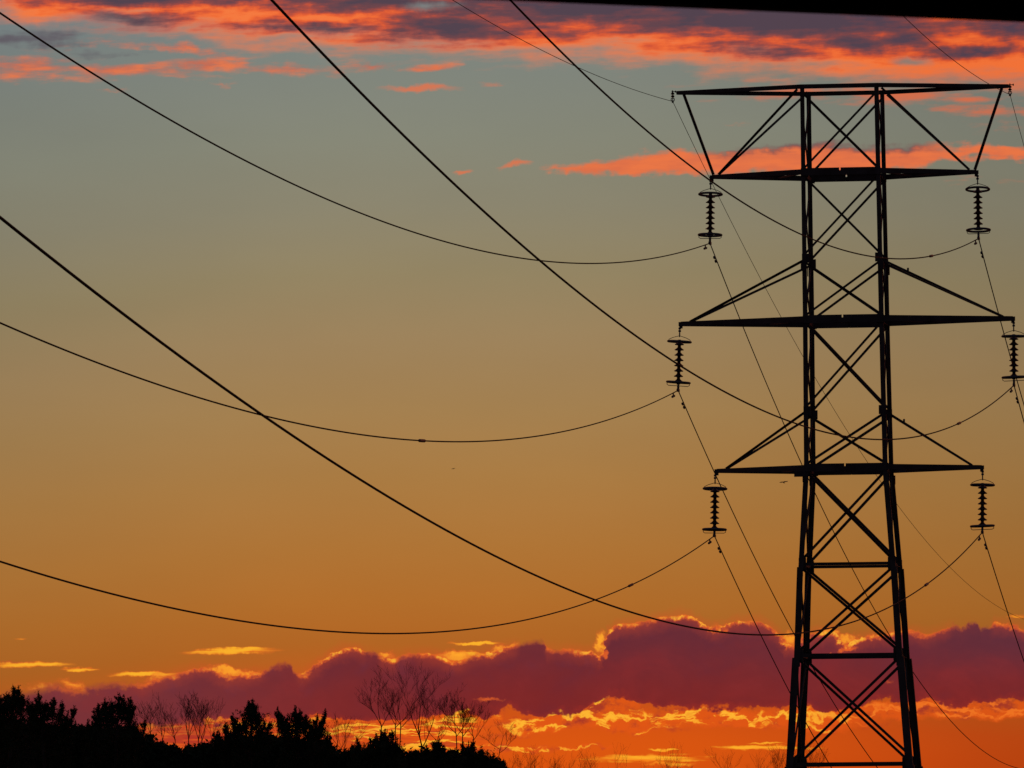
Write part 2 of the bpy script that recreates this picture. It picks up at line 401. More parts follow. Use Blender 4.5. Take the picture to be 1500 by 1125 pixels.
STEEL = material('weathered_steel', (.055, .040, .034), (.085, .068, .06), .75, 3.0, .0, .2)
GALV = material('dull_galvanised_steel', (.10, .10, .10), (.14, .14, .14), .65, 8.0, .3, .2)
WIRE = material('aged_aluminium_strand', (.026, .025, .024), (.04, .038, .036), .9, 2.0, .0, .1)
GLASS = material('brown_glazed_porcelain', (.045, .020, .014), (.06, .028, .018), .45, 10.0, .0, .3)
CONC = material('concrete', (.26, .25, .23), (.34, .33, .30), .9, 4.0, bump=.2)
NEEDLE = material('pine_needles', (.020, .032, .014), (.034, .050, .020), .85, 1.5, .0, .1)
BARK = material('bark', (.05, .038, .028), (.085, .065, .05), .95, 5.0, .0, .1, .3)
GRASS = material('rough_grass', (.035, .045, .018), (.07, .065, .03), .95, .3, .0, .1, .3)
WOODM = material('dark_painted_wood', (.022, .020, .018), (.03, .027, .024), .8, 5.0, .0, .2)
FEATHER = material('dark_feathers', (.03, .028, .028), (.05, .046, .045), .8, 9.0, .0, .2)


# ------------------------------------------------------------------ helpers
class MB:
    def __init__(s): s.v = []; s.f = []
    def add(s, vs, fs):
        o = len(s.v); s.v += [tuple(x) for x in vs]; s.f += [tuple(i + o for i in f) for f in fs]
    def build(s, name, mat, parent=None, smooth=False):
        me = bpy.data.meshes.new(name); me.from_pydata(s.v, [], s.f); me.materials.append(mat)
        if smooth: me.polygons.foreach_set('use_smooth', [True] * len(me.polygons))
        me.update()
        o = bpy.data.objects.new(name, me); COL.objects.link(o)
        if parent is not None: o.parent = parent
        return o


def empty(name, loc, label, cat, group=None, rz=0.0):
    o = bpy.data.objects.new(name, None); COL.objects.link(o); o.location = loc; o.rotation_euler = (0, 0, rz)
    tag(o, label, cat, group); return o


def tag(o, label, cat, group=None, kind=None):
    if label: o['label'] = label
    if cat: o['category'] = cat
    if group: o['group'] = group
    if kind: o['kind'] = kind
    return o


def frame_of(p, q, ref):
    d = (q - p).normalized()
    a = ref - d * ref.dot(d)
    if a.length < 1e-4: a = Vector((1, 0, 0)) - d * d.x
    a.normalize(); b = d.cross(a)
    return d, a, b


def prism(mb, p, q, prof, ref, prof2=None):
    p, q = Vector(p), Vector(q)
    d, a, b = frame_of(p, q, Vector(ref)); n = len(prof)
    vs = [p + a * x + b * y for x, y in prof] + [q + a * x + b * y for x, y in (prof2 or prof)]
    fs = [(i, (i + 1) % n, n + (i + 1) % n, n + i) for i in range(n)] + [tuple(reversed(range(n))), tuple(range(n, 2 * n))]
    mb.add(vs, fs)


def angle(mb, p, q, w, ref, t=None, flip=1):
    """rolled steel angle: one leg along ref, the other square to it"""
    t = t or w * .13
    prof = [(0, 0), (w, 0), (w, t * flip), (t, t * flip), (t, w * flip), (0, w * flip)]
    prism(mb, p, q, prof, ref)


def angle_c(mb, p, q, w, ref, flip=1, t=None):
    """same, with the section centred on the line p-q"""
    t = t or w * .13; h = w / 2
    prof = [(x - h, y - h * flip) for x, y in [(0, 0), (w, 0), (w, t * flip), (t, t * flip), (t, w * flip), (0, w * flip)]]
    prism(mb, p, q, prof, ref)


def box(mb, c, s, ax=None):
    c = Vector(c); ax = ax or (Vector((1, 0, 0)), Vector((0, 1, 0)), Vector((0, 0, 1)))
    vs = [c + ax[0] * (s[0] * i / 2) + ax[1] * (s[1] * j / 2) + ax[2] * (s[2] * k / 2) for i in (-1, 1) for j in (-1, 1) for k in (-1, 1)]
    mb.add(vs, [(0, 1, 3, 2), (4, 6, 7, 5), (0, 4, 5, 1), (2, 3, 7, 6), (0, 2, 6, 4), (1, 5, 7, 3)])


def tube(mb, pts, rad, n=6, caps=True):
    pts = [Vector(p) for p in pts]; rads = rad if hasattr(rad, '__len__') else [rad] * len(pts)
    vs = []; ref = Vector((0, 0, 1)); prev = None
    for i, p in enumerate(pts):
        d = (pts[min(i + 1, len(pts) - 1)] - pts[max(i - 1, 0)])
        if d.length < 1e-9: d = Vector((0, 0, 1))
        d.normalize()
        a = (prev if prev is not None else (Vector((0, 0, 1)) if abs(d.z) < .9 else Vector((1, 0, 0))))
        a = (a - d * a.dot(d)).normalized(); prev = a; b = d.cross(a)
        vs += [p + (a * math.cos(2 * math.pi * k / n) + b * math.sin(2 * math.pi * k / n)) * rads[i] for k in range(n)]
    fs = [(i * n + k, i * n + (k + 1) % n, (i + 1) * n + (k + 1) % n, (i + 1) * n + k) for i in range(len(pts) - 1) for k in range(n)]
    if caps: fs += [tuple(reversed(range(n))), tuple(range((len(pts) - 1) * n, len(pts) * n))]
    mb.add(vs, fs)


def lathe(mb, prof, n=20, o=(0, 0, 0)):
    o = Vector(o)
    vs = [o + Vector((r * math.cos(2 * math.pi * k / n), r * math.sin(2 * math.pi * k / n), z)) for r, z in prof for k in range(n)]
    fs = [(i * n + k, i * n + (k + 1) % n, (i + 1) * n + (k + 1) % n, (i + 1) * n + k) for i in range(len(prof) - 1) for k in range(n)]
    mb.add(vs, fs)


# ------------------------------------------------------------------ ground
g = MB()
rs = [0, 30, 80, 200, 420, 700, 1200, 2500, 6000, 14000]; na = 48
random.seed(3)
g.v.append((0, 0, 0))
for i, r in enumerate(rs[1:]):
    for k in range(na):
        a = 2 * math.pi * k / na
        g.v.append((r * math.sin(a), r * math.cos(a), 0.0 if r < 100 else -.03 * random.random()))
for k in range(na): g.f.append((0, 1 + (k + 1) % na, 1 + k))
for i in range(len(rs) - 2):
    for k in range(na):
        a, b = 1 + i * na + k, 1 + i * na + (k + 1) % na
        g.f.append((a, b, b + na, a + na))
tag(g.build('ground', GRASS), 'dark rough grass field under the sunset', None, None, 'structure')

# ------------------------------------------------------------------ the lattice tower
PSI = -0.1242047
TC = Vector((8.89843913, 200.00793913, 0.0))            # tower axis at the height of the top conductors
A_ = Vector((math.cos(PSI), math.sin(PSI), 0)); N_ = Vector((-math.sin(PSI), math.cos(PSI), 0)); Z_ = Vector((0, 0, 1))


def lean(z): return .0066 * (19.3 - z)                   # the axis stands very slightly out of plumb


def W(a, n, z):                                          # tower coordinates (height measured from the lens) to tower-empty space
    return A_ * (a + lean(z)) + N_ * n + Z_ * (z + EYE)


def half(z):
    k = [(-1.6, 1.79), (1.3, 1.52), (4.15, 1.325), (6.55, 1.215), (9.1, 1.045), (13.1, 1.01), (19.4, .985)]
    for (a, b), (c, d) in zip(k, k[1:]):
        if z <= c: return b + (d - b) * (z - a) / (c - a)
    return k[-1][1]


tower = empty('lattice_transmission_tower', TC, 'tall dark steel lattice pylon with four crossarm levels against the sunset', 'pylon')
ZTOP = 19.3
nodes = [19.22, 17.0, 14.72, 13.08, 10.66, 9.13, 6.58, 4.16, 1.28, -1.45]


def corner(sa, sn, z): h = half(z); return W(sa * h, sn * h, z)


leg_objs = []
for sa in (-1, 1):
    for sn in (-1, 1):
        mb = MB()
        brk = [(19.36, 14.62, .115), (14.62, 9.0, .125), (9.0, 6.5, .14), (6.5, 4.1, .165), (4.1, 1.22, .195), (1.22, -1.5, .21)]
        for i, (z1, z0, w) in enumerate(brk):
            out = (0, .004, .012, .045, .09, .12)[i]                             # every lower length laps outside the one above
            for p, q in ((z0, z1),):
                hz0, hz1 = half(z0) + out + .06, half(z1) + out + .06
                zs = [z0] + [k[0] for k in ((9.1, 0), (13.1, 0)) if z0 < k[0] < z1] + [z1]
                for c0, c1 in zip(zs, zs[1:]):
                    a0 = W(sa * (half(c0) + out + .06), sn * (half(c0) + out + .06), c0)
                    a1 = W(sa * (half(c1) + out + .06), sn * (half(c1) + out + .06), c1)
                    d = (a1 - a0).normalized()
                    # L-section with its heel at the outer corner
                    e1, e2 = -A_ * sa, -N_ * sn
                    t = .018
                    sec = [Vector((0, 0, 0)), e1 * w, e1 * w + e2 * t, e1 * t + e2 * t, e1 * t + e2 * w, e2 * w]
                    vs = [a0 + s for s in sec] + [a1 + s for s in sec]
                    mb.add(vs, [(j, (j + 1) % 6, 6 + (j + 1) % 6, 6 + j) for j in range(6)] + [(5, 4, 3, 2, 1, 0), (6, 7, 8, 9, 10, 11)])
        # gusset plates at the joints
        for z in nodes[1:-1]:
            h = half(z)
            pz = .24 if z > 9 else .32
            box(mb, W(sa * (h - .03), sn * (h + .030), z), (.20, .014, pz), (A_, N_, Z_))
            box(mb, W(sa * (h + .030), sn * (h - .03), z), (.014, .16, pz), (A_, N_, Z_))
        for z in (14.62, 9.0, 6.5, 4.1, 1.22):
            h = half(z)
            box(mb, W(sa * (h + .012), sn * (h + .094), z - .12), (.13, .014, .24), (A_, N_, Z_))
            box(mb, W(sa * (h + .094), sn * (h + .012), z - .12), (.014, .13, .24), (A_, N_, Z_))
        lo = mb.build('leg', STEEL, tower); leg_objs.append(lo)
        ft = MB()
        p = corner(sa, sn, -1.6)
        lathe(ft, [(0, .30), (.30, .30), (.33, .26), (.33, -.2), (0, -.2)], 18, p + A_ * sa * .06 + N_ * sn * .06)
        ft.build('footing', CONC, lo)

# panels: crossed diagonals on all four faces
bsz = [.058, .058, .060, .062, .070, .073, .073, .073, .075]
for i, (z1, z0) in enumerate(zip(nodes, nodes[1:])):
    w = bsz[i]
    t1, t0 = z1 - .12, z0 + .14
    for sn in (-1, 1):
        for k, s in enumerate((-1, 1)):
            off = .02 if k == 0 else .0
            h1, h0 = half(t1), half(t0)
            mb = MB()
            p = W(-s * (h1 - .03), sn * (h1 + off * sn * 0 + (.035 if k else .005)), t1)
            q = W(s * (h0 - .03), sn * (h0 + (.035 if k else .005)), t0)
            ww = w * (1.08 if (s == 1 and i in (3, 4, 5)) else 1.0)
            angle_c(mb, p, q, ww, N_.cross((q - p).normalized()), flip=sn)
            mb.build('diagonal_brace', STEEL, tower)
    for sa in (-1, 1):
        for k, s in enumerate((-1, 1)):
            h1, h0 = half(t1), half(t0)
            mb = MB()
            p = W(sa * (h1 + (.035 if k else .005)), -s * (h1 - .03), t1); q = W(sa * (h0 + (.035 if k else .005)), s * (h0 - .03), t0)
            angle_c(mb, p, q, w * .62, A_.cross((q - p).normalized()), flip=sa)
            mb.build('diagonal_brace', STEEL, tower)
for z in (6.58, 4.16, 1.28):
    for sn in (-1, 1):
        mb = MB(); h = half(z)
        angle_c(mb, W(-h + .05, sn * (h + .0), z), W(h - .05, sn * (h + .0), z), .078 if z > 6 else .095, Z_, flip=sn); mb.build('horizontal_strut', STEEL, tower)
    for sa in (-1, 1):
        mb = MB(); h = half(z)
        angle_c(mb, W(sa * h, -h + .05, z), W(sa * h, h - .05, z), .085, Z_, flip=sa); mb.build('horizontal_strut', STEEL, tower)
for z in (16.96, 13.04, 9.09):
    for sa in (-1, 1):
        mb = MB(); h = half(z)
        angle_c(mb, W(sa * h, -h + .05, z), W(sa * h, h - .05, z), .10, Z_, flip=sa); mb.build('horizontal_strut', STEEL, tower)


def channel(mb, p, q, depth, flange, sn, depth2=None):
    """channel section, web upright, flanges towards the inside"""
    p, q = Vector(p), Vector(q); t = .012
    def prof(d): return [(-d / 2, 0), (d / 2, 0), (d / 2, flange), (d / 2 - t, flange), (d / 2 - t, t), (-d / 2 + t, t), (-d / 2 + t, flange), (-d / 2, flange)]
    pr, pr2 = prof(depth), prof(depth2 or depth)
    d, a, b = frame_of(p, q, Z_)
    if b.dot(N_) * sn > 0: pr = [(x, -y) for x, y in pr]; pr2 = [(x, -y) for x, y in pr2]
    prism(mb, p, q, pr, Z_, pr2)


arms = [(17.02, 3.56, .135, .20, None), (13.09, 4.46, .155, .22, 14.66), (9.14, 3.56, .14, .21, 10.62)]
for z, L, d, dm, zs in arms:
    arm = None
    h = half(z)
    # beams through the body, each in two lengths with a gap bridged by a splice plate
    arm = bpy.data.objects.new('crossarm', None); COL.objects.link(arm); arm.parent = tower
    for sn in (-1, 1):
        y = sn * (h + .085)
        for p, q in ((-h - .05, -.035), (.0, h + .05)):
            mb = MB(); channel(mb, W(p, y, z), W(q, y, z), dm, .05, sn); mb.build('beam', STEEL, arm)
        mb = MB(); box(mb, W(-.015, sn * (h + .100), z - .035), (.5, .010, dm * .62), (A_, N_, Z_)); mb.build('splice_plate', STEEL, arm)
    for sa in (-1, 1):
        for sn in (-1, 1):
            mb = MB()
            channel(mb, W(sa * (h + .052), sn * (h + .075), z), W(sa * (L - .02), sn * .035, z), d * 1.06, .045, sn, d * .80)
            mb.build('chord', STEEL, arm)
            if zs:
                mb = MB(); hs = half(zs)
                p = W(sa * (L - .27), sn * .075, z + .05); q = W(sa * (hs + .03), sn * (hs + .03), zs)
                angle_c(mb, p, q, .064, N_.cross((q - p).normalized()), flip=sn)
                mb.build('stay', STEEL, arm)
        mb = MB()
        box(mb, W(sa * (L - .08), 0, z - .005), (.24, .075, d * .72), (A_, N_, Z_))
        box(mb, W(sa * (L - .02), 0, z - .085), (.09, .03, .07), (A_, N_, Z_))
        # lacing between the two chords
        for k in range(3):
            f0, f1 = k / 3, (k + 1) / 3
            a0, a1 = h + (L - h) * f0, h + (L - h) * f1
            w0, w1 = h * (1 - f0) + .04, h * (1 - f1) + .04
            s = 1 if k % 2 else -1
            angle_c(mb, W(sa * a0, s * w0, z - .02), W(sa * a1, -s * w1, z - .02), .05, Z_)
        mb.build('arm_end', STEEL, arm)
# small box and plate hung under the lowest arm
mb = MB()
box(mb, W(-1.22, -1.1, 8.985), (.30, .12, .16), (A_, N_, Z_))
mb.build('junction_plate', STEEL, tower)
mb = MB()
box(mb, W(1.45, -.95, 9.03), (.27, .10, .07), (A_, N_, Z_))
mb.build('junction_plate', STEEL, tower)
# small birdlike clips on the right stays are step clips
for (z, L, zs) in ((13.09, 4.46, 14.66), (9.14, 3.56, 10.62)):
    mb = MB()
    h = half(zs); p = W(L - .27, -.075, z + .05); q = W(h + .03, -h - .03, zs)
    c = q + (p - q) * .22
    box(mb, c + Z_ * .06, (.05, .05, .09), (A_, N_, Z_)); mb.build('step_clip', STEEL, tower)

# earth-wire beam along the top
mb = MB(); h = half(ZTOP)
topb = bpy.data.objects.new('earth_wire_beam', None); COL.objects.link(topb); topb.parent = tower
for sn in (-1, 1):
    mb = MB(); channel(mb, W(-h - .05, sn * (h + .085), ZTOP), W(h + .05, sn * (h + .085), ZTOP), .115, .05, sn)
    mb.build('beam', STEEL, topb)
for sa in (-1, 1):
    for sn in (-1, 1):
        mb = MB()
        channel(mb, W(sa * (h + .052), sn * (h + .075), ZTOP), W(sa * 4.44, sn * .03, ZTOP), .115, .05, sn, .10)
        mb.build('chord', STEEL, topb)
        mb = MB()
        p = W(sa * 4.26, sn * .035, ZTOP - .05); q = W(sa * 3.50, sn * .035, 17.08)
        angle_c(mb, p, q, .075, N_.cross((q - p).normalized()), flip=sn); mb.build('hanger', STEEL, topb)
        mb = MB()
        p = W(sa * 3.36, sn * .05, 17.08); q = W(sa * (h + .14), sn * (h + .03), ZTOP - .07)
        angle_c(mb, p, q, .062, N_.cross((q - p).normalized()), flip=sn); mb.build('stay', STEEL, topb)
    mb = MB()
    box(mb, W(sa * 4.38, 0, ZTOP), (.16, .07, .085), (A_, N_, Z_))
    tube(mb, [W(sa * 4.40, 0, ZTOP + .035), W(sa * 4.58, 0, ZTOP + .035)], .011, 6)
    for aa in (4.48, 4.57): box(mb, W(sa * aa, 0, ZTOP + .035), (.03, .045, .05), (A_, N_, Z_))
    mb.build('arm_end', STEEL, topb)

# ------------------------------------------------------------------ insulator strings
ATT = {'A': (-3.595, 15.243), 'B': (3.595, 15.243), 'C': (-4.49, 11.312), 'D': (4.49, 11.312), 'E': (-3.578, 7.408), 'F': (3.578, 7.408),
       'G': (-4.559, 19.072), 'H': (4.479, 19.072)}
TIP = {'A': (-3.575, 16.94), 'B': (3.57, 16.94), 'C': (-4.47, 13.00), 'D': (4.46, 13.00), 'E': (-3.585, 9.05), 'F': (3.56, 9.05)}


def mid_off(k): return lean(ATT[k][1])


# absolute places measured along the arm direction from the axis
def att_point(k):
    a, z = ATT[k]
    if k in 'EF': a += .023
    return TC + A_ * a + Z_ * (z + EYE)


rnd = random.Random(11)
words = {'A': 'under the left end of the upper crossarm', 'B': 'under the right end of the upper crossarm',
         'C': 'under the left end of the middle crossarm', 'D': 'under the right end of the middle crossarm',
         'E': 'under the left end of the lowest crossarm', 'F': 'under the right end of the lowest crossarm'}


def ring(mb, z, tx, ty, arch, sgn):
    rm = Matrix.Rotation(tx, 3, 'X') @ Matrix.Rotation(ty, 3, 'Y')
    n, m = 36, 8; R0, r0 = .305, .030
    vs = []
    for i in range(n):
        a = 2 * math.pi * i / n
        for j in range(m):
            b = 2 * math.pi * j / m
            vs.append(rm @ Vector(((R0 + r0 * math.cos(b)) * math.cos(a), (R0 + r0 * math.cos(b)) * math.sin(a), r0 * math.sin(b))) + Vector((0, 0, z)))
    mb.add(vs, [(i * m + j, ((i + 1) % n) * m + j, ((i + 1) % n) * m + (j + 1) % m, i * m + (j + 1) % m) for i in range(n) for j in range(m)])
    if arch:                                             # two arms rising to the middle
        for s in (-1, 1):
            tube(mb, [rm @ Vector((s * R0, 0, 0)) + Vector((0, 0, z)), rm @ Vector((s * R0 * .93, 0, .055)) + Vector((0, 0, z)),
                      rm @ Vector((s * R0 * .6, 0, .105)) + Vector((0, 0, z)), Vector((0, 0, z + .16))], .008, 6)
    else:                                                # a shallow tray frame below
        tube(mb, [rm @ Vector((-R0, 0, 0)) + Vector((0, 0, z)), rm @ Vector((-R0 * .98, 0, -.07)) + Vector((0, 0, z)), rm @ Vector((-R0 * .86, 0, -.095)) + Vector((0, 0, z)),
                  rm @ Vector((R0 * .86, 0, -.095)) + Vector((0, 0, z)), rm @ Vector((R0 * .98, 0, -.07)) + Vector((0, 0, z)), rm @ Vector((R0, 0, 0)) + Vector((0, 0, z))], .009, 6)


disc_prof = [(.0, .0), (.018, .0), (.02, -.012), (.055, -.010), (.07, -.022), (.118, -.014), (.127, -.004), (.124, .006), (.098, .022), (.066, .048), (.05, .066), (.045, .07), (.045, .122), (.036, .130), (.0, .130)]
for k in 'ABCDEF':
    a, z = TIP[k]
    top = TC + W(a, 0, z); bot = att_point(k)
    e = empty('insulator_string', top, 'dark disc insulator string hanging ' + words[k], 'insulator', 'insulator strings hanging from the crossarms')
    axis = (top - bot); Ln = axis.length
    q = Vector((0, 0, 1)).rotation_difference(axis.normalized()); e.rotation_mode = 'QUATERNION'
    e.rotation_quaternion = q @ Matrix.Rotation(PSI, 3, 'Z').to_quaternion()
    mb = MB()
    tube(mb, [(0, 0, .03), (0, 0, -.26)], .016, 6)
    for zz in (-.03, -.10): box(mb, (0, 0, zz), (.07, .03, .05))
    box(mb, (0, 0, -.18), (.03, .06, .06))
    mb.build('hanger_link', GALV, e)
    mb = MB(); tx, ty = -R({'A': 3.5, 'B': 6.5, 'C': -.5, 'D': -1.0, 'E': 3.0, 'F': 1.0}[k]), R(rnd.uniform(-2.0, 2.0))
    ring(mb, -.385, tx, ty, True, 1); mb.build('grading_ring', GALV, e, True)
    z0 = -.40
    for j in range(8):
        mb = MB()
        lathe(mb, disc_prof, 20, (0, 0, z0 - .142 * j - .06)); mb.build('insulator_disc', GLASS, e, True)
    mb = MB(); ring(mb, -1.475, -R({'A': 2.0, 'B': 4.0, 'C': -1.0, 'D': -1.0, 'E': 1.5, 'F': -.5}[k]), R({'A': 0, 'B': -.5, 'C': 2.6, 'D': -2, 'E': 0, 'F': -2.5}[k]), False, 1); mb.build('grading_ring', GALV, e, True)
    mb = MB()
    tube(mb, [(0, 0, -1.5), (0, 0, -Ln + .10)], .02, 6)
    box(mb, (0, 0, -Ln + .09), (.055, .10, .10)); box(mb, (0, 0, -Ln), (.06, .30, .07)); box(mb, (0, 0, -Ln + .17), (.09, .03, .035))
    mb.build('suspension_clamp', GALV, e)

for k, side in (('G', 'left'), ('H', 'right')):
    p = att_point(k); sa = -1 if k == 'G' else 1
    e = empty('earth_wire_hanger', p, 'small hanger with short insulators under the %s tip of the top beam' % side, 'insulator', 'earth wire hangers at the top beam')
    mb = MB(); tube(mb, [(0, 0, .0), (0, 0, .30)], .012, 6)
    mb.build('hanger_link', GALV, e)
    for zz in (.21, .14):
        mb = MB(); lathe(mb, [(0, -.03), (.03, -.03), (.048, -.012), (.048, .006), (.02, .03), (0, .03)], 14, (0, 0, zz)); mb.build('insulator_disc', GLASS, e, True)
    mb = MB()
    tube(mb, [(.045 * math.cos(t), 0, .05 + .045 * math.sin(t)) for t in [2 * math.pi * i / 14 for i in range(15)]], .012, 6)
    box(mb, (0, 0, -.01), (.05, .14, .05)); mb.build('suspension_clamp', GALV, e)

# ------------------------------------------------------------------ conductors: sagging near and far spans of one wire each
TN, TF = 0.12645375, 0.13121301
DN = Vector((-math.sin(TN), -math.cos(TN), 0)); DF = Vector((math.sin(TF), math.cos(TF), 0))
BN = dict(zip('ABCDEFGH', [-0.111021, -0.111725, -0.110516, -0.112428, -0.108643, -0.110370, -0.066198, -0.068254]))
BF = dict(zip('ABCDEFGH', [-0.204130, -0.204037, -0.204194, -0.196485, -0.201776, -0.198673, -0.144420, -0.157496]))
CN = (0.00070383, 0.00048403); CF = (0.00077585, 0.00050728)
SPL = {'B': 18.0, 'C': 49.7, 'D': 22.0, 'E': 20.3, 'F': 21.0}       # sleeves, metres out along the near span
wl = {'A': ('power_conductor', 'sagging power line held by the upper left insulator string'),
      'B': ('power_conductor', 'power line held by the upper right insulator string, passing behind the pylon top'),
      'C': ('power_conductor', 'sagging power line held by the middle left insulator string, lowest at mid picture'),
      'D': ('power_conductor', 'power line held by the middle right insulator string, climbing steeply to the top edge'),
      'E': ('power_conductor', 'lowest sagging power line, held by the bottom left insulator string'),
      'F': ('power_conductor', 'power line held by the bottom right insulator string, sweeping down from the left edge'),
      'G': ('earth_wire', 'hair-thin wire fixed at the left tip of the top beam'),
      'H': ('earth_wire', 'hair-thin wire fixed at the right tip of the top beam, by the dark roof edge')}


def wire_at(k, s):
    """s > 0 runs out along the near span, s < 0 along the far one"""
    sh = 1 if k in 'GH' else 0
    p = att_point(k)
    if s >= 0: return p + DN * s + Z_ * (BN[k] * s + CN[sh] * s * s)
    s = -s; return p + DF * s + Z_ * (BF[k] * s + CF[sh] * s * s)


for k in 'ABCDEFGH':
    sh = k in 'GH'; r = .0078 if sh else .0146
    L0 = 137.0 if sh else 158.0; L1 = 285.0 if sh else 258.0
    ss = [-L1 + i * (L1 / 150) for i in range(150)] + [-.35, -.12, .12, .35] + [L0 * (i + 1) / 130 for i in range(130)]
    ss.sort()
    mb = MB(); o0 = att_point(k)
    tube(mb, [wire_at(k, s) - o0 for s in ss], r, 8)
    w = mb.build(wl[k][0], WIRE, None, True); w.location = o0
    tag(w, wl[k][1], 'power line' if not sh else 'earth wire', 'power lines carried by the pylon' if not sh else 'earth wires on top of the pylon')
    if not sh:
        for s0 in (1.25, -1.25):
            mb = MB(); c = wire_at(k, s0) - o0; d = (wire_at(k, s0 + .05) - wire_at(k, s0 - .05)).normalized()
            box(mb, c - Z_ * .035, (.03, .05, .09), (A_, d, Z_))
            tube(mb, [c - Z_ * .085 - d * .22, c - Z_ * .075, c - Z_ * .085 + d * .22], .006, 5)
            for s in (-1, 1):
                tube(mb, [c - Z_ * .088 + d * (s * .13), c - Z_ * .09 + d * (s * .15), c - Z_ * .092 + d * (s * .25)], [.02, .034, .03], 8)
            mb.build('vibration_damper', GALV, w)
    if k in SPL:
        mb = MB(); s = SPL[k]
        tube(mb, [wire_at(k, s + t) - o0 for t in (-.42, -.36, 0, .36, .42)], [.02, .033, .033, .033, .02], 8)
        mb.build('splice_sleeve', GALV, w)


# ------------------------------------------------------------------ trees
def sky_px(x, y, D):
    """a spot by bearing and elevation at distance D (1/11000 rad steps)"""
    return Vector(((x - 755.35 + .00846 * (1194.3 - y)) / FPX * D, D, EYE + (1194.3 - .00846 * (x - 755.35) - y) / FPX * D))


def leaves(name, pts, size, rng, parent, mat=NEEDLE, flat=.5):
    """needle tufts: a small irregular blade or triangle at every point"""
    n = len(pts); pts = np.asarray(pts)
    d = rng.normal(size=(n, 3)); d[:, 2] = np.abs(d[:, 2]) * 1.0 + .25
    d /= np.linalg.norm(d, axis=1)[:, None]
    e = np.cross(d, rng.normal(size=(n, 3))); e /= np.linalg.norm(e, axis=1)[:, None] + 1e-9
    s = size * rng.uniform(.5, 1.3, n)[:, None]
    v = np.empty((n * 4, 3))
    v[0::4] = pts - d * s * .3; v[1::4] = pts + e * s * flat * .5; v[2::4] = pts + d * s; v[3::4] = pts - e * s * flat * .5
    me = bpy.data.meshes.new(name)
    me.vertices.add(n * 4); me.vertices.foreach_set('co', v.ravel())
    me.loops.add(n * 4); me.loops.foreach_set('vertex_index', np.arange(n * 4))
    me.polygons.add(n); me.polygons.foreach_set('loop_start', np.arange(n) * 4); me.polygons.foreach_set('loop_total', np.full(n, 4))
    me.update(); me.validate(); me.materials.append(mat)
    o = bpy.data.objects.new(name, me); COL.objects.link(o); o.parent = parent
    return o


